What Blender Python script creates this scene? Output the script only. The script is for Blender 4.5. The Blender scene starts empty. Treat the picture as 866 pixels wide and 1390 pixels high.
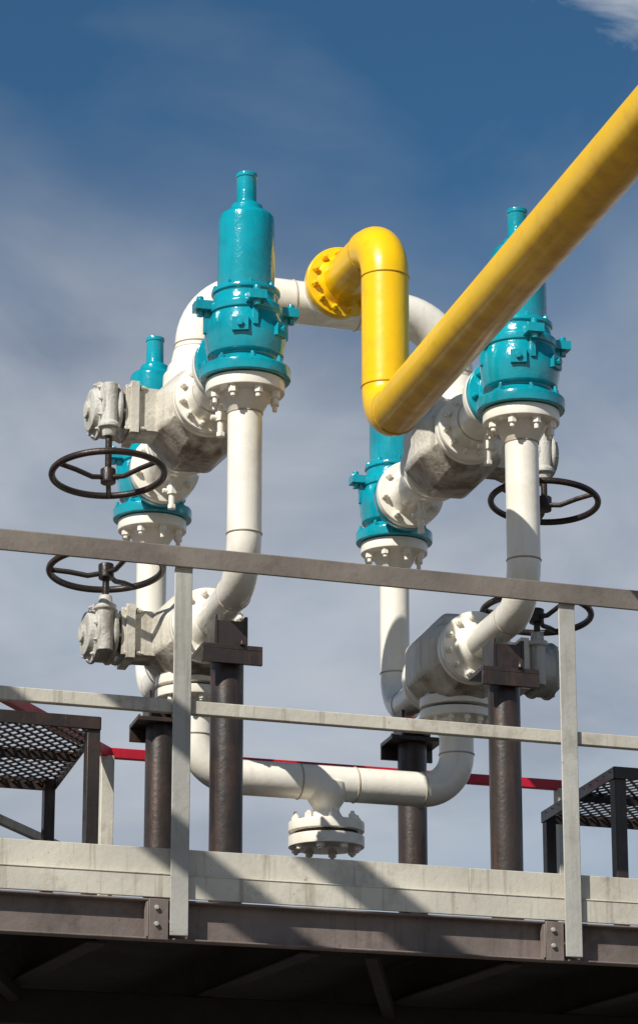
import bpy, bmesh, math, random
from mathutils import Vector, Matrix, Quaternion
random.seed(7)
S = bpy.context.scene
# world frame: X right, Y away from the viewer, Z up, origin at eye height; ground is at z=-1.6
GZ = -1.6
C0 = Vector((0.032, 13.234, 0))
XA = Vector((.9455, .3256, 0)); YA = Vector((-.2334, .9724, 0)); ZA = Vector((0, 0, 1))
def A(a, b, z): return C0 + XA*a + YA*b + ZA*z
RD = Vector((math.cos(math.radians(20)), math.sin(math.radians(20)), 0))   # along platform edge
RN = Vector((-RD.y, RD.x, 0))                                             # into the platform
R0 = Vector((0, 11.2, 0))
def R(s, n, z): return R0 + RD*s + RN*n + ZA*z

# ------------------------------------------------------------------ materials
def paint(name, col, rough=.35, dirt_and_under=(.12,.08,.05), amt=.5, bump=.15, bscale=60, streak=.5, under=0., coat=0., metallic=0., var=.12, dscale=5, chips=None, chipamt=.68, wave=0., edge=0., specks=.7, crough=.1):
    m = bpy.data.materials.new(name); m.use_nodes = True
    nt = m.node_tree; N = nt.nodes; L = nt.links
    bs = N['Principled BSDF']
    tc = N.new('ShaderNodeTexCoord')
    def noise(scale, detail=6, rough_=.6, sc=None):
        n = N.new('ShaderNodeTexNoise'); n.inputs['Scale'].default_value = scale
        n.inputs['Detail'].default_value = detail; n.inputs['Roughness'].default_value = rough_
        if sc:
            mp = N.new('ShaderNodeMapping'); mp.inputs['Scale'].default_value = sc
            L.new(tc.outputs['Object'], mp.inputs['Vector']); L.new(mp.outputs[0], n.inputs['Vector'])
        else: L.new(tc.outputs['Object'], n.inputs['Vector'])
        return n.outputs['Fac']
    def ramp(x, a, b):
        r = N.new('ShaderNodeMapRange'); r.inputs['From Min'].default_value = a; r.inputs['From Max'].default_value = b
        r.clamp = True; L.new(x, r.inputs['Value']); return r.outputs[0]
    def mul(x, y):
        q = N.new('ShaderNodeMath'); q.operation = 'MULTIPLY'
        L.new(x, q.inputs[0])
        if isinstance(y, float) or isinstance(y, int): q.inputs[1].default_value = y
        else: L.new(y, q.inputs[1])
        return q.outputs[0]
    def mix(f, c1, c2):
        q = N.new('ShaderNodeMix'); q.data_type = 'RGBA'
        L.new(f, q.inputs[0])
        for c, i in ((c1, 6), (c2, 7)):
            if isinstance(c, tuple): q.inputs[i].default_value = (*c, 1)
            else: L.new(c, q.inputs[i])
        return q.outputs[2]
    dark = tuple(c*(1-var*2) for c in col)
    lite = tuple(min(1, c*(1+var)) for c in col)
    c = mix(ramp(noise(2.3, 4), .35, .65), dark, lite)
    c = mix(mul(ramp(noise(dscale, 10, .7), .52, .75), amt), c, dirt_and_under)
    if streak: c = mix(mul(ramp(noise(1, 6, .6, (26, 26, 1.6)), .55, .8), streak*amt*1.4), c, dirt_and_under)
    c = mix(mul(ramp(noise(55, 3), .68, .74), amt*specks), c, tuple(x*.6 for x in dirt_and_under))
    if chips: c = mix(ramp(noise(14, 9, .7), chipamt, chipamt+.02), c, chips)
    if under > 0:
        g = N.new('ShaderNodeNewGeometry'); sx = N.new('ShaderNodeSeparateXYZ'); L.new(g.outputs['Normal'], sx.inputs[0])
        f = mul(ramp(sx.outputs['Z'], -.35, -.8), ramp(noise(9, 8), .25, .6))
        c = mix(mul(f, float(under)), c, dirt_and_under)  # faces turned downward go towards the darker colour, patchy by noise
    L.new(c, bs.inputs['Base Color'])
    rr = N.new('ShaderNodeMapRange'); rr.inputs['To Min'].default_value = rough*.8; rr.inputs['To Max'].default_value = min(1, rough*1.6)
    L.new(noise(9, 6), rr.inputs['Value']); L.new(rr.outputs[0], bs.inputs['Roughness'])
    bs.inputs['Metallic'].default_value = metallic
    if coat: bs.inputs['Coat Weight'].default_value = coat; bs.inputs['Coat Roughness'].default_value = crough
    b = N.new('ShaderNodeBump'); b.inputs['Strength'].default_value = bump; b.inputs['Distance'].default_value = .01
    L.new(noise(bscale, 4, .6), b.inputs['Height'])
    if wave:
        b2 = N.new('ShaderNodeBump'); b2.inputs['Strength'].default_value = wave; b2.inputs['Distance'].default_value = .03
        L.new(noise(5, 3, .5), b2.inputs['Height']); L.new(b.outputs[0], b2.inputs['Normal']); b = b2
    L.new(b.outputs[0], bs.inputs['Normal'])
    return m
M_white = paint('cream_paint', (.91,.855,.74), .30, (.40,.29,.18), .28, .12, 34, .55, .12, coat=.45, var=.02, wave=.10, crough=.06)
M_weld  = paint('weld_seam_grime', (.50,.42,.32), .5, (.2,.14,.09), .6, .5, 60, 0)
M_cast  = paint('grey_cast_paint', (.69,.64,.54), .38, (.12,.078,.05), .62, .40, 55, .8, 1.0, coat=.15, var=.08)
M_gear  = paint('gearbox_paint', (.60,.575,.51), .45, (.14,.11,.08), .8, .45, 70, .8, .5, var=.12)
M_teal  = paint('teal_paint', (.002,.325,.405), .14, (.003,.12,.16), .5, .34, 24, .6, .0, coat=.6, var=.12, wave=.15, crough=.05)
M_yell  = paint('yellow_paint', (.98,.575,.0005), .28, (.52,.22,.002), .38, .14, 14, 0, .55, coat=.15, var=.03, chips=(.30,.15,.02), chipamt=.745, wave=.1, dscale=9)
M_yweld = paint('yellow_weld', (.55,.30,.01), .4, (.3,.14,.01), .5, .5, 60, 0)
M_brown = paint('dark_brown_steel', (.036,.026,.022), .36, (.105,.05,.03), .6, .22, 40, 1.1, .0, var=.2, coat=.15)
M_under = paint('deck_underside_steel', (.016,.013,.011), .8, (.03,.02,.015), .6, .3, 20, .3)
M_beam  = paint('beam_brown_paint', (.185,.148,.13), .55, (.07,.04,.033), .85, .25, 30, .5, .0, var=.18, dscale=7, chips=(.36,.31,.27), chipamt=.69)
M_rail  = paint('top_rail_taupe', (.215,.185,.155), .42, (.10,.07,.06), .7, .2, 40, .2, .0, var=.15, chips=(.28,.06,.05), chipamt=.71)
M_rtop  = paint('worn_rail_top', (.20,.15,.13), .45, (.40,.02,.03), 1.0, .2, 40, .0, .0, var=.15, dscale=3, specks=0.)
M_beige = paint('beige_steel_paint', (.62,.58,.485), .48, (.22,.155,.10), .72, .2, 30, 1., .0, var=.08, chips=(.22,.14,.09), chipamt=.71)
M_post  = paint('post_grey_paint', (.47,.46,.41), .48, (.2,.16,.12), .6, .2, 30, .9, .0, var=.08, chips=(.16,.1,.07), chipamt=.72)
M_red   = paint('red_paint', (.55,.008,.03), .4, (.15,.01,.01), .4, .1, 30, .3)
M_iron  = paint('black_iron', (.035,.026,.022), .32, (.13,.07,.04), .7, .25, 60, .2, metallic=.3)
M_gask  = paint('gasket_dark', (.05,.045,.04), .8)
M_ground= paint('gravel_ground', (.13,.11,.09), .95, (.08,.065,.05), .6, .6, 12, 0.)

# ------------------------------------------------------------------ mesh helpers
def frame(ax):
    ax = ax.normalized()
    t = ZA if abs(ax.z) < .9 else Vector((1,0,0))
    u = t.cross(ax).normalized(); return u, ax.cross(u).normalized(), ax
def ring(bm, c, u, v, r, seg, ph=0):
    return [bm.verts.new(c + (u*math.cos(ph+2*math.pi*i/seg) + v*math.sin(ph+2*math.pi*i/seg))*r) for i in range(seg)]
def skin(bm, rings, caps=True):
    n = len(rings[0])
    for a, b in zip(rings, rings[1:]):
        for i in range(n): bm.faces.new((a[i], a[(i+1)%n], b[(i+1)%n], b[i]))
    if caps:
        bm.faces.new(rings[0][::-1]); bm.faces.new(rings[-1])
def rprof(p, rad):
    out = [p[0]]
    for i in range(1, len(p)-1):
        a, b, c = Vector(p[i-1]), Vector(p[i]), Vector(p[i+1])
        d1, d2 = a-b, c-b
        if d1.length < 1e-5 or d2.length < 1e-5: out.append(p[i]); continue
        if abs(d1.normalized().dot(d2.normalized())) > .97: out.append(p[i]); continue
        k = min(rad, d1.length*.45, d2.length*.45)
        q0 = b + d1.normalized()*k; q2 = b + d2.normalized()*k
        for t in (0, .33, .67, 1):
            q = q0*(1-t)**2 + b*2*t*(1-t) + q2*t*t; out.append((q.x, q.y))
    out.append(p[-1]); return out
def lathe(bm, o, ax, prof, seg=40, rnd=.005, ph=0):
    u, v, w = frame(ax)
    p = [(prof[0][0], .0005)] + list(prof) + [(prof[-1][0], .0005)]
    if rnd: p = rprof(p, rnd)
    skin(bm, [ring(bm, o + w*h, u, v, max(r, .0004), seg, ph) for h, r in p])
def cyl(bm, p0, p1, r, seg=24, r2=None, rnd=.003):
    d = p1-p0; lathe(bm, p0, d, [(0, r), (d.length, r if r2 is None else r2)], seg, rnd)
def box(bm, c, ex, ey, ez, dx, dy, dz):
    vs = []
    for i in (-1,1):
        for j in (-1,1):
            for k in (-1,1): vs.append(bm.verts.new(c + ex*(i*dx/2) + ey*(j*dy/2) + ez*(k*dz/2)))
    for f in ((0,1,3,2),(4,6,7,5),(0,4,5,1),(2,3,7,6),(0,2,6,4),(1,5,7,3)):
        bm.faces.new([vs[i] for i in f])
def nuts(bm, c, ax, Rr, n, r=.014, h=.02, stud=.012, ph=.2):
    u, v, w = frame(ax)
    for i in range(n):
        t = ph + 2*math.pi*i/n
        p = c + (u*math.cos(t) + v*math.sin(t))*Rr
        st = stud*random.uniform(.6, 1.5)
        lathe(bm, p - w*.001, w, [(0, r*1.25), (.004, r*1.25)], 14, 0)
        lathe(bm, p, w, [(0, r), (h, r), (h+.003, r*.8)], 6, 0, random.random()*3)
        lathe(bm, p + w*h, w, [(0, r*.6), (st, r*.55), (st+.003, r*.35)], 10, 0)
def path(pts, Rb, n=14):
    out = [pts[0]]; joints = []
    for i in range(1, len(pts)-1):
        a = (pts[i-1]-pts[i]).normalized(); b = (pts[i+1]-pts[i]).normalized()
        rb = Rb[i-1] if isinstance(Rb, (list, tuple)) else Rb
        th = math.pi - a.angle(b)
        if th < .01: continue
        tl = rb*math.tan(th/2)
        s = pts[i] + a*tl; e = pts[i] + b*tl
        cdir = (a+b).normalized(); cen = pts[i] + cdir*(rb/math.cos(th/2))
        v0 = s-cen; v1 = e-cen; axis = v0.cross(v1).normalized()
        for k in range(n+1): out.append(cen + Quaternion(axis, th*k/n) @ v0)
        joints += [(s, -a), (e, b)]
    out.append(pts[-1]); return out, joints
def weldring(bm, p, d, r):
    lathe(bm, p - d.normalized()*.005, d, [(0, r-.002), (.002, r+.0025), (.005, r+.0040), (.008, r+.0025), (.010, r-.002)], 44, 0)
def tube(bm, pts, r, seg=44, Rb=None, weld=None, caps=True):
    joints = []
    if Rb is not None: pts, joints = path(pts, Rb)
    t = (pts[1]-pts[0]).normalized(); u, v, _ = frame(t); rings = []
    for i, p in enumerate(pts):
        nt = (pts[min(i+1, len(pts)-1)] - pts[max(i-1, 0)]).normalized()
        q = t.rotation_difference(nt); u = q @ u; t = nt
        u = (u - t*u.dot(t)).normalized(); v = t.cross(u)
        rings.append(ring(bm, p, u, v, r, seg))
    skin(bm, rings, caps)
    if weld is not None:
        for p, d in joints: weldring(weld, p, d, r)
def torus(bm, c, ax, Rr, r, seg=64, sg=12):
    u, v, w = frame(ax); rr = []
    for i in range(seg):
        t = 2*math.pi*i/seg; d = u*math.cos(t) + v*math.sin(t)
        rr.append(ring(bm, c + d*Rr, d, w, r, sg))
    skin(bm, rr + [rr[0]], False)

class Obj:
    def __init__(s, name, loc):
        s.e = bpy.data.objects.new(name, None); s.e.empty_display_size = .2; s.e.location = loc
        S.collection.objects.link(s.e); s.loc = loc; s.parts = {}
    def bm(s, part, mat, bevel=0):
        if part not in s.parts: s.parts[part] = (bmesh.new(), mat, bevel)
        return s.parts[part][0]
    def done(s):
        for n, (bm, mat, bev) in s.parts.items():
            bmesh.ops.recalc_face_normals(bm, faces=bm.faces[:])
            me = bpy.data.meshes.new(n); bm.to_mesh(me); bm.free()
            for p in me.polygons: p.use_smooth = True
            me.set_sharp_from_angle(angle=math.radians(32))
            me.materials.append(mat)
            o = bpy.data.objects.new(n, me); S.collection.objects.link(o)
            o.parent = s.e; o.matrix_parent_inverse = Matrix.Translation(-s.loc)
            if bev:
                b = o.modifiers.new('bevel', 'BEVEL'); b.width = bev; b.segments = 2; b.limit_method = 'ANGLE'; b.angle_limit = math.radians(35)

# ------------------------------------------------------------------ heights
ZF = 4.116      # inlet flange plane of the relief valves
ZU = 4.286      # upper changeover valve axis
ZL = 3.26       # lower changeover valve axis
ZH = 2.67       # header
ZT = 4.916      # arch
HX, HY = .62, 1.06
PR = .072

# ------------------------------------------------------------------ relief valves
def relief(a, b):
    o = Obj('safety_relief_valve', A(a, b, ZF)); sgn = 1 if b < 0 else -1
    base = A(a, b, ZF)
    bm = o.bm('valve_body', M_teal)
    lathe(bm, base, ZA, [(.004,.190),(.055,.190),(.060,.158),(.088,.135),(.10,.135),(.105,.160),(.128,.163),(.15,.168),(.20,.172),(.25,.164),(.285,.150),(.29,.160),(.325,.160),(.33,.140),(.375,.134),(.382,.146),(.402,.144),(.407,.120)], 52, .007)
    u = YA*sgn
    lathe(bm, A(a, b, ZU), u, [(.0,.13),(.17,.115),(.228,.115),(.232,.165),(.275,.165)], 48, .006)
    bn = o.bm('bonnet', M_teal)
    lathe(bn, base, ZA, [(.40,.119),(.46,.121),(.70,.119),(.735,.117),(.752,.102),(.757,.074),(.79,.068),(.80,.043),(.915,.042),(.918,.046),(.938,.046)], 48, .008)
    lg = o.bm('lugs', M_teal, .008)
    for k in range(4):
        t = math.radians(-4 + 90*k); d = XA*math.cos(t) + Vector((-XA.y, XA.x, 0))*math.sin(t); e = ZA.cross(d)
        box(lg, base + d*.180 + ZA*.318, d, e, ZA, .085, .075, .040)
        cyl(lg, base + d*.196 + ZA*.275, base + d*.196 + ZA*.362, .015, 12)
        box(lg, base + d*.158 + ZA*.25, d, e, ZA, .045, .022, .10)
    for t in (-.9, -2.0):
        d = XA*math.cos(t) + Vector((-XA.y, XA.x, 0))*math.sin(t); e = ZA.cross(d)
        box(lg, base + d*.165 + ZA*.20, d, e, ZA, .04, .07, .06)
        cyl(lg, base + d*.17 + ZA*.20, base + d*.20 + ZA*.20, .016, 6)
    nt = o.bm('bolts', M_teal)
    nuts(nt, base + ZA*.055, ZA, .170, 8, .014, .016, .012)
    nuts(nt, base + ZA*.402, ZA, .130, 8, .010, .012, .005)
    nuts(nt, A(a, b, ZU) + u*.232, -u, .14, 8, .015, .018, .012)
    g = o.bm('inlet_gasket', M_iron)
    cyl(g, base - ZA*.001 , base + ZA*.005, .13, 40)
    o.done()
for a in (-HX, HX):
    for b in (-HY, HY): relief(a, b)

# ------------------------------------------------------------------ changeover valves
def threeway(a, z, upper):
    o = Obj('changeover_valve', A(a, 0, z)); side = -1 if a < 0 else 1
    c = A(a, 0, z)
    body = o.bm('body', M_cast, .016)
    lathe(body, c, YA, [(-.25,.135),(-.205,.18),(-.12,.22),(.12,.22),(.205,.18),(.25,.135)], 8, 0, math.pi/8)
    v = ZA if upper else -ZA
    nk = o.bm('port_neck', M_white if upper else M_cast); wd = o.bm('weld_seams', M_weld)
    fl = o.bm('flanges', M_white); nt = o.bm('nuts', M_white); gk = o.bm('gaskets', M_gask)
    if upper:
        lathe(nk, c, v, [(.10,.155),(.215,.15),(.225,.135),(.255,.132),(.27,.118),(.335,.105)], 48, .008)
        weldring(wd, c + v*.335, v, .1)
    else:
        lathe(nk, c, v, [(.08,.15),(.165,.14)], 48, .008)
        lathe(fl, c, v, [(.165,.165),(.208,.165)], 48)
        lathe(fl, c, v, [(.222,.165),(.262,.165),(.267,.115),(.33,.082)], 48)
        lathe(gk, c, v, [(.205,.125),(.225,.125)], 32)
        nuts(nt, c + v*.262, v, .137, 12, .015, .02, .014)
    for s in (-1, 1):
        w = YA*s
        lathe(body, c, w, [(.2,.13),(.27,.12)], 40, 0)
        lathe(fl, c, w, [(.262,.160),(.30,.160)], 48)
        lathe(gk, c, w, [(.298,.12),(.312,.12)], 32)
        if upper:
            lathe(fl, c, w, [(.31,.160),(.35,.160),(.355,.118),(.42,.100),(.66,.100),(.725,.118),(.73,.165),(.778,.165)], 48)
            weldring(wd, c + w*.44, w, .1)
            nuts(nt, c + w*.73, -w, .138, 8, .016, .024, .014)
            lathe(gk, c, w, [(.776,.12),(.788,.12)], 32)
        else:
            lathe(fl, c, w, [(.31,.160),(.35,.160),(.355,.108),(.42,PR)], 48)
        nuts(nt, c + w*.35, w, .134, 12, .0145, .02, .013)
        nuts(nt, c + w*.262, -w, .137, 8, .0125, .014, .008)
    if upper:
        dc = o.bm('drain_cock', M_white)
        for bb in (-.56, .56):
            d0 = c + YA*bb - ZA*.09
            cyl(dc, d0, d0 - ZA*.14, .015, 12); cyl(dc, d0 - ZA*.05 , d0 - ZA*.09, .026, 6)
            cyl(dc, d0 - ZA*.075 - XA*.045, d0 - ZA*.075 + XA*.045, .012, 10)
            cyl(dc, d0 - ZA*.14, d0 - ZA*.16, .02, 6)
    w = XA*side
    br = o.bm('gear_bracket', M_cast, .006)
    box(br, c + w*.235, w, YA, ZA, .11, .19, .20)
    box(br, c + w*.305, w, YA, ZA, .04, .24, .24)
    box(br, c + w*.335, w, YA, ZA, .02, .21, .21)
    nuts(br, c + w*.325, w, .135, 4, .013, .015, .01, math.pi/4)
    nuts(br, c + w*.285, -w, .135, 4, .013, .015, .01, math.pi/4)
    dr = o.bm('gearbox', M_gear, 0)
    lathe(dr, c, w, [(.335,.075),(.365,.078),(.37,.128),(.388,.132),(.392,.122),(.445,.122),(.449,.132),(.465,.132),(.468,.10),(.495,.095),(.50,.04),(.515,.038)], 40, .006)
    nuts(dr, c + w*.465, w, .116, 10, .009, .009, .005)
    nuts(dr, c + w*.37, -w, .112, 8, .009, .009, .005)
    wb = c + w*(.42 if (upper or a < 0) else .37) - YA*.105
    zs = -1 if upper else 1
    lathe(dr, wb - ZA*zs*.10, ZA*zs, [(0,.026),(.005,.036),(.18,.036),(.19,.048),(.208,.048),(.214,.032),(.25,.028)], 24, .004)
    box(dr, wb + YA*.05, w, YA, ZA, .07, .10, .13)
    hw = o.bm('handwheel', M_iron)
    hz = (3.965 if a < 0 else 4.04) if upper else (3.53 if a < 0 else 3.50)
    hc = Vector((wb.x, wb.y, hz))
    cyl(hw, wb, hc, .015, 16)
    wa = (ZA + Vector((.04*side, .11, 0))).normalized()
    torus(hw, hc, wa, .247, .0150)
    u, vv, _ = frame(wa)
    cyl(hw, hc - wa*.045, hc + wa*.02, .034, 20)
    for k in range(3):
        t = .6 + 2*math.pi*k/3 + (.5 if upper else 0); d = u*math.cos(t) + vv*math.sin(t)
        ps = [hc - wa*.02 + d*.02, hc - wa*.03 + d*.08, hc - wa*.012 + d*.16, hc + d*.245]
        tube(hw, ps, .0115, 10)
    o.done()
for a in (-HX, HX):
    threeway(a, ZU, True); threeway(a, ZL, False)

# ------------------------------------------------------------------ riser pipes
for a in (-HX, HX):
    for b in (-HY, HY):
        s = 1 if b < 0 else -1
        o = Obj('white_riser_pipe', A(a, b, 3.6)); bm = o.bm('pipe', M_white); wd = o.bm('weld_seams', M_weld)
        tube(bm, [A(a, b, ZF-.12), A(a, b, ZL), A(a, -.42*s, ZL)], PR, 44, Rb=[.20], weld=wd)
        f = o.bm('top_flange', M_white)
        lathe(f, A(a, b, ZF), -ZA, [(.0,.165),(.052,.165),(.057,.112),(.075,.105),(.135,PR)], 48)
        weldring(wd, A(a, b, ZF-.137), ZA, PR)
        nuts(o.bm('nuts', M_white), A(a, b, ZF-.052), -ZA, .135, 8, .0195, .030, .022, .35)
        o.done()

# ------------------------------------------------------------------ arch with tee, header with tee
o = Obj('white_arch_pipe', A(0, 0, ZT)); bm = o.bm('pipe', M_white); wd = o.bm('weld_seams', M_weld)
tube(bm, [A(-HX, 0, ZU+.3), A(-HX, 0, ZT), A(HX, 0, ZT), A(HX, 0, ZU+.3)], .1, 48, Rb=[.27, .27], weld=wd)
YD = Vector((.30, -.954, 0))       # direction of the outlet branch
T0 = A(-.02, 0, ZT)
cyl(bm, T0, T0 + YD*.25, .098, 44)
lathe(bm, T0, YD, [(.12,.105),(.135,.102)], 44, 0)
for t in (-.17, .15): weldring(wd, A(t, 0, ZT), XA, .1)
f = o.bm('flange', M_white); lathe(f, T0, YD, [(.235,.16),(.27,.16)], 48)
o.done()
o = Obj('white_header_pipe', A(0, 0, ZH)); bm = o.bm('pipe', M_white); wd = o.bm('weld_seams', M_weld)
tube(bm, [A(-HX+.02, 0, ZL-.3), A(-HX+.02, 0, ZH), A(HX, 0, ZH), A(HX, 0, ZL-.3)], .078, 44, Rb=[.17, .17], weld=wd)
lathe(bm, A(0, 0, ZH), -ZA, [(.0,.098),(.055,.092),(.085,.078),(.112,.060),(.128,.058),(.150,.072),(.178,.100)], 44, .012)
for t in (-.13, .13): weldring(wd, A(t, 0, ZH), XA, .078)
f = o.bm('blind_flange', M_white)
lathe(f, A(0, 0, ZH), -ZA, [(.178,.168),(.222,.168)], 48)
lathe(f, A(0, 0, ZH), -ZA, [(.240,.168),(.290,.168)], 48)
lathe(o.bm('gasket', M_gask), A(0, 0, ZH), -ZA, [(.220,.14),(.242,.14)], 40)
nuts(o.bm('nuts', M_white), A(0, 0, ZH-.178), ZA, .137, 8, .018, .024, .014)
nuts(o.bm('nuts_low', M_white), A(0, 0, ZH-.290), -ZA, .137, 8, .018, .016, .008)
o.done()

# ------------------------------------------------------------------ yellow vent pipe
o = Obj('yellow_pipe', Vector((.286, 12.38, 4.5))); bm = o.bm('pipe', M_yell)
ZY = 4.070
P1 = T0 + YD*.30; V1 = Vector((.286, 12.38, ZT)); V2 = Vector((.286, 12.38, ZY))
E = (Vector((1.060, 9.30, ZY)) - V2).normalized(); Pn = V2 + E*6.3
tube(bm, [P1, V1, V2, Pn, Vector((Pn.x, Pn.y, GZ))], .103, 60, Rb=[.19, .155, .3], weld=o.bm('weld_seams', M_yweld))
f = o.bm('flange', M_yell); lathe(f, T0, YD, [(.275,.168),(.32,.168),(.325,.12),(.36,.1)], 52)
nuts(o.bm('nuts', M_yell), T0 + YD*.32, YD, .138, 12, .015, .02, .012)
nuts(o.bm('nuts_back', M_yell), T0 + YD*.235, -YD, .138, 12, .013, .018, .01)
o.done()

# ------------------------------------------------------------------ pipe supports
DZ = 1.80
def bar(bm, p, q, w, h):
    d = (q-p); L = d.length; d.normalize()
    n = ZA.cross(d)
    n = n.normalized() if n.length > .01 else RN.copy()
    u = d.cross(n)
    box(bm, (p+q)/2, d, n, u, L, w, h)
for a in (-HX, HX):
    for b in (-.74, .76):
        o = Obj('pipe_support', A(a, b, DZ)); sb = 1 if b < 0 else -1
        c = o.bm('column', M_brown)
        top = ZL - (.235 if b < 0 else .215)
        lathe(c, A(a, b, DZ), ZA, [(0,.069),(top-DZ,.069)], 36)
        q = o.bm('cap_plate', M_brown, .004)
        box(q, A(a, b, top+.01), XA, YA, ZA, .26, .22, .02)
        box(q, A(a, b-.10*sb, top-.03), XA, YA, ZA, .26, .02, .06)
        for k in (-1, 1):
            box(q, A(a+k*.065, b, top+.085), XA, YA, ZA, .014, .16, .13)
        box(q, A(a, b-.07*sb, top+.075), XA, YA, ZA, .13, .012, .11)
        box(q, A(a, b, DZ+.012), XA, YA, ZA, .24, .24, .02)
        nuts(q, A(a, b, top+.02), ZA, .115, 4, .01, .012, .01, .6)
        o.done()

# ------------------------------------------------------------------ platform
S0, S1 = -4.2, 4.4
DEP = 4.3
o = Obj('steel_platform', R(0, 2, DZ))
k = o.bm('kick_board', M_beige, .002)
for s0, s1, dn in ((S0, -1.93, 0), (-1.929, .62, .002), (.621, S1, -.001)):
    box(k, R((s0+s1)/2, .045 + dn, 1.936 + dn*.6), RD, RN, ZA, s1-s0, .008, .096)
for s0, s1 in ((S0, -.525), (-.523, 1.018), (1.020, S1)):
    box(k, R((s0+s1)/2, .030, 1.842), RD, RN, ZA, s1-s0-.006, .012, .084)
    box(k, R((s0+s1)/2, .034, 1.886), RD, RN, ZA, s1-s0-.006, .026, .005)
for s in (-1.93, .6205): box(k, R(s, .056, 1.936), RD, RN, ZA, .06, .010, .085)
ch = o.bm('edge_channel', M_beam, .004)
box(ch, R((S0+S1)/2, .075, 1.720), RD, RN, ZA, S1-S0, .012, .150)
box(ch, R((S0+S1)/2, .046, 1.7905), RD, RN, ZA, S1-S0, .045, .009)
box(ch, R((S0+S1)/2, .046, 1.6495), RD, RN, ZA, S1-S0, .045, .009)
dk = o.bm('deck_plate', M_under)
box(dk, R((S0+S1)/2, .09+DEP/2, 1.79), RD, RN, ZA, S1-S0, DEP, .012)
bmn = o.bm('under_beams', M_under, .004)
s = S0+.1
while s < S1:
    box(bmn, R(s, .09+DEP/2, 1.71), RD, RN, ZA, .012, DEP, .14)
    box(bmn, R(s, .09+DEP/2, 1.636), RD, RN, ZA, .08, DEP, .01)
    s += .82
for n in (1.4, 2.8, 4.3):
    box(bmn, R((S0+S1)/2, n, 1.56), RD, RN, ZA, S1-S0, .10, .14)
for s in (-1.35, .25, 1.9):
    bar(bmn, R(s, .12, 1.655), R(s+.55, 1.35, 1.60), .05, .05)
lg = o.bm('legs', M_brown, .005)
for s in (S0+.3, S1-.3):
    for n in (.2, DEP-.1):
        box(lg, R(s, n, (1.49+GZ)/2), RD, RN, ZA, .14, .14, 1.49-GZ)
o.done()

# front railing
o = Obj('guard_railing', R(0, 0, 2.4))
t = o.bm('top_rail', M_rail, .004)
box(t, R((S0+S1)/2, -.012, 3.083), RD, RN, ZA, S1-S0, .010, .082)
tr = o.bm('top_rail_flange', M_rtop, .003)
box(tr, R((S0+S1)/2, .016, 3.1225), RD, RN, ZA, S1-S0, .052, .007)
m = o.bm('mid_rail', M_beige, .003)
box(m, R((S0+S1)/2, .022, 2.516), RD, RN, ZA, S1-S0, .008, .05)
box(m, R((S0+S1)/2, .040, 2.494), RD, RN, ZA, S1-S0, .028, .006)
posts = (-2.11, -.539, 1.031, 2.60)
p = o.bm('posts', M_post, .003); bt = o.bm('post_bolts', M_post); pl = o.bm('post_brackets', M_beam, .003)
wl = o.bm('post_welds', M_weld)
for s in posts:
    box(p, R(s, .002, (3.04+1.66)/2), RD, RN, ZA, .070, .008, 3.04-1.66)
    box(p, R(s+.031, .020, (3.04+1.66)/2), RD, RN, ZA, .007, .028, 3.04-1.66)
    box(pl, R(s-.075, .012, 1.718), RD, RN, ZA, .075, .008, .15)
    box(pl, R(s-.115, .030, 1.718), RD, RN, ZA, .007, .044, .13)
    for z in (1.70, 1.76): cyl(bt, R(s-.085, .01, z), R(s-.085, -.004, z), .009, 6)
    tube(wl, [R(s-.034, -.003, 3.041), R(s-.01, -.0045, 3.0405), R(s+.012, -.003, 3.0415), R(s+.034, -.004, 3.041)], .0035, 8)
o.done()

# back railing with the red hand rail
o = Obj('red_railing', Vector((0, 15, 3)))
rr = o.bm('red_rail', M_red, .003); bp = o.bm('posts', M_beige, .003)
ZR = 3.08
c1 = Vector((-1.025, 14.53, ZR)); c2 = Vector((1.24, 15.33, ZR))
bar(rr, c1, c2, .04, .050)
sl = Vector((-.30, -.954, 0)); c3 = c1 + sl*3.9; bar(rr, c1, c3, .04, .050)
for q in (c1 + sl*.02, c2, c1+sl*1.45, c1+sl*2.9):
    bar(bp, Vector((q.x, q.y, DZ)), Vector((q.x, q.y, ZR-.02)), .065, .065)
bar(bp, c1 - ZA*.56, c3 - ZA*.56, .03, .04)
o.done()

# ------------------------------------------------------------------ grating stands
def stand(corner, wd, dp, ztop, sx):
    yd = Vector((-.225, .974, 0)); o = Obj('grating_stand', corner.copy())
    f = o.bm('frame', M_brown, .003)
    c = Vector((corner.x, corner.y, ztop)); X = RD*sx
    th = .055
    def P(i, j, z=0): return c + X*i + yd*j + ZA*z
    bar(f, P(0,0,-th/2), P(wd,0,-th/2), .006, th); bar(f, P(0,.03,-.004), P(wd,.03,-.004), .05, .006)
    bar(f, P(0,dp,-th/2), P(wd,dp,-th/2), .006, th)
    bar(f, P(0,0,-th/2), P(0,dp,-th/2), .006, th); bar(f, P(wd,0,-th/2), P(wd,dp,-th/2), .006, th)
    bar(f, P(0,dp/2,-th/2-.005), P(wd,dp/2,-th/2-.005), .006, .045)
    for i in (.03, wd-.03):
        for j in (.035, dp-.03):
            q = P(i, j, -.012); w = .055 if j < .1 else .05
            bar(f, Vector((q.x, q.y, DZ)), q, w, w)
    m = o.bm('expanded_mesh', M_brown)
    pit = .058; L = wd+dp
    for sgn in (1, -1):
        kk = -L
        while kk < L+dp:
            sl_ = .6*sgn
            lo = (0-kk)/sl_; hi = (wd-kk)/sl_
            if lo > hi: lo, hi = hi, lo
            a_, b_ = max(0, lo), min(dp, hi)
            if b_-a_ > .01:
                bar(m, P(kk+sl_*a_, a_, -.018-.003*sgn), P(kk+sl_*b_, b_, -.018-.003*sgn), .013, .005)
            kk += pit
    o.done()
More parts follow.
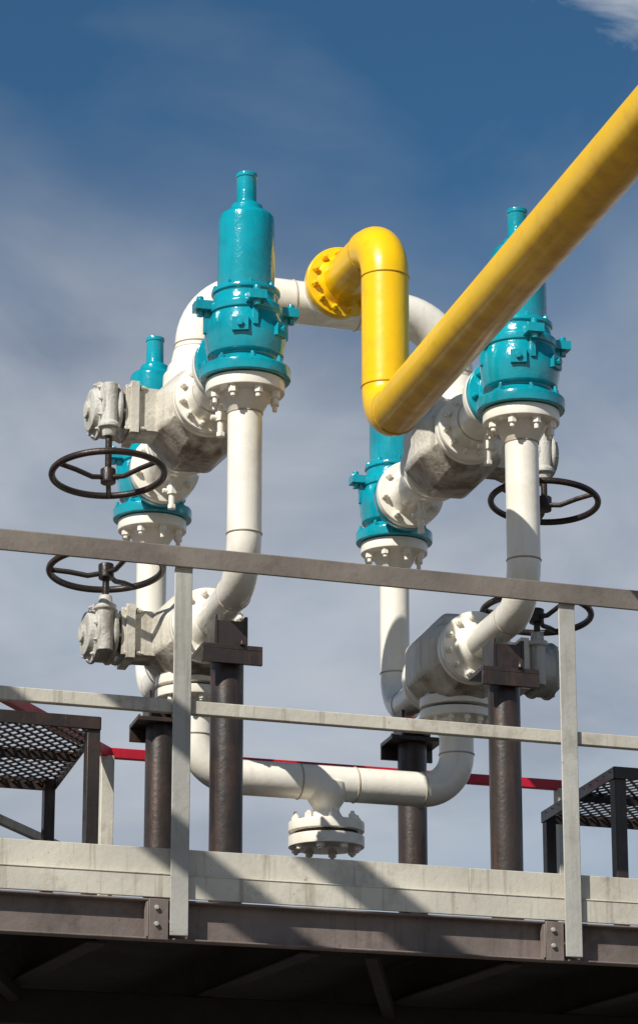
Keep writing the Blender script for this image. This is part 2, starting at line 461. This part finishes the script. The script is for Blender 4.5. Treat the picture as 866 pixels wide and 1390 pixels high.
stand(Vector((-.90, 12.30, 0)), .95, 1.33, 2.76, -1)
stand(Vector((1.31, 13.30, 0)), .95, 1.10, 2.76, 1)

# ------------------------------------------------------------------ unseen pipes added to cast diagonal shadows on the kick board
for k, (x, y) in enumerate(((-1.95, 8.58), (-2.75, 8.58))):
    o = Obj('shadow_caster_pipe', Vector((x, y, 4.7))); bm = o.bm('pipe', M_yell)
    e = Vector((1.15, -1, 0)).normalized(); p = Vector((x, y, 4.7))
    a_, b_ = p - e*3.2, p + e*5.5
    tube(bm, [Vector((a_.x, a_.y, GZ)), a_, b_, Vector((b_.x, b_.y, GZ))], .075, 32, Rb=[.2, .2])
    o.done()

# ------------------------------------------------------------------ ground
g = Obj('ground', Vector((0, 0, GZ))); bm = g.bm('ground_sheet', M_ground)
vs = [bm.verts.new((x, y, GZ)) for x, y in ((-1500,-1500),(1500,-1500),(1500,1500),(-1500,1500))]
bm.faces.new(vs); g.done()

# ------------------------------------------------------------------ light
Ld = Vector((.62, .92, -.90)).normalized()
sun = bpy.data.lights.new('sun', 'SUN'); sun.energy = 5.0; sun.angle = math.radians(.5); sun.color = (1, .965, .89)
so = bpy.data.objects.new('sun', sun); so.rotation_euler = Ld.to_track_quat('-Z', 'Y').to_euler(); S.collection.objects.link(so)
to = -Ld; el = math.asin(to.z); az = math.atan2(to.x, to.y)
W = bpy.data.worlds.new('World'); S.world = W; W.use_nodes = True
nt = W.node_tree; N = nt.nodes; L = nt.links; bg = N['Background']
def mrange(src, a, b, c=0., d=1.):
    q = N.new('ShaderNodeMapRange'); q.clamp = True
    for k_, v_ in (('From Min', a), ('From Max', b), ('To Min', c), ('To Max', d)): q.inputs[k_].default_value = v_
    L.new(src, q.inputs['Value']); return q.outputs[0]
def wmath(op, x, y, cl=True):
    q = N.new('ShaderNodeMath'); q.operation = op; q.use_clamp = (op == 'ADD' and cl)
    L.new(x, q.inputs[0]); L.new(y, q.inputs[1]); return q.outputs[0]
sky = N.new('ShaderNodeTexSky'); sky.sky_type = 'NISHITA'; sky.sun_disc = False
sky.sun_elevation = el; sky.sun_rotation = az % (2*math.pi); sky.air_density = 1.0; sky.dust_density = .1; sky.ozone_density = 4.0
tn = N.new('ShaderNodeMix'); tn.data_type = 'RGBA'; tn.blend_type = 'MULTIPLY'; tn.inputs[0].default_value = 1
L.new(sky.outputs[0], tn.inputs[6]); tn.inputs[7].default_value = (.40, .66, .74, 1)
tc = N.new('ShaderNodeTexCoord'); mp = N.new('ShaderNodeMapping'); mp.inputs['Scale'].default_value = (1, 1, 1.7); mp.inputs['Rotation'].default_value = (.2, .5, 0)
L.new(tc.outputs['Generated'], mp.inputs['Vector'])
def wnoise(sc, det, ro, di=0.):
    q = N.new('ShaderNodeTexNoise'); q.inputs['Scale'].default_value = sc; q.inputs['Detail'].default_value = det
    q.inputs['Roughness'].default_value = ro; q.inputs['Distortion'].default_value = di; L.new(mp.outputs[0], q.inputs['Vector']); return q.outputs['Fac']
sx = N.new('ShaderNodeSeparateXYZ'); L.new(tc.outputs['Generated'], sx.inputs[0])
h = mrange(sx.outputs['Z'], .44, .28, -.20, .50)
cov = N.new('ShaderNodeMath'); cov.operation = 'ADD'; L.new(wnoise(7, 6, .45, .3), cov.inputs[0]); L.new(h, cov.inputs[1])
cf = mrange(cov.outputs[0], .38, 1.0, 0, .93)
lt = wmath('ADD', mrange(wnoise(10, 7, .52, .4), .33, .68, 0, .7), mrange(sx.outputs['Z'], .37, .15, 0, .62))
cc = N.new('ShaderNodeMix'); cc.data_type = 'RGBA'; L.new(lt, cc.inputs[0])
cc.inputs[6].default_value = (2.4, 2.85, 3.75, 1); cc.inputs[7].default_value = (5.5, 5.9, 6.5, 1)
mx = N.new('ShaderNodeMix'); mx.data_type = 'RGBA'; L.new(cf, mx.inputs[0]); L.new(tn.outputs[2], mx.inputs[6]); L.new(cc.outputs[2], mx.inputs[7])
# one small ragged cloud wisp high in the sky: distance falloff broken up by noise before thresholding
vd = N.new('ShaderNodeVectorMath'); vd.operation = 'DISTANCE'; L.new(tc.outputs['Generated'], vd.inputs[0]); vd.inputs[1].default_value = (.100, .889, .447)
fall = mrange(vd.outputs['Value'], 0., .05, .42, -.45)
wsum = wmath('ADD', wnoise(26, 8, .6, .8), fall, False)
wf = mrange(wsum, .50, .88, 0, .75)
mw = N.new('ShaderNodeMix'); mw.data_type = 'RGBA'; L.new(wf, mw.inputs[0]); L.new(mx.outputs[2], mw.inputs[6]); mw.inputs[7].default_value = (6.0, 6.4, 7.0, 1)
L.new(mw.outputs[2], bg.inputs['Color']); bg.inputs['Strength'].default_value = .09

# ------------------------------------------------------------------ camera
cam = bpy.data.cameras.new('camera'); co = bpy.data.objects.new('camera', cam); S.collection.objects.link(co)
cam.sensor_fit = 'VERTICAL'; cam.sensor_height = 36; cam.lens = 4130/1390*36
cam.clip_start = .1; cam.clip_end = 6000
co.location = (0, 0, 0); co.rotation_euler = (math.radians(90+16.5), 0, 0)
S.camera = co
S.view_settings.view_transform = 'Standard'; S.view_settings.look = 'None'; S.view_settings.exposure = 0
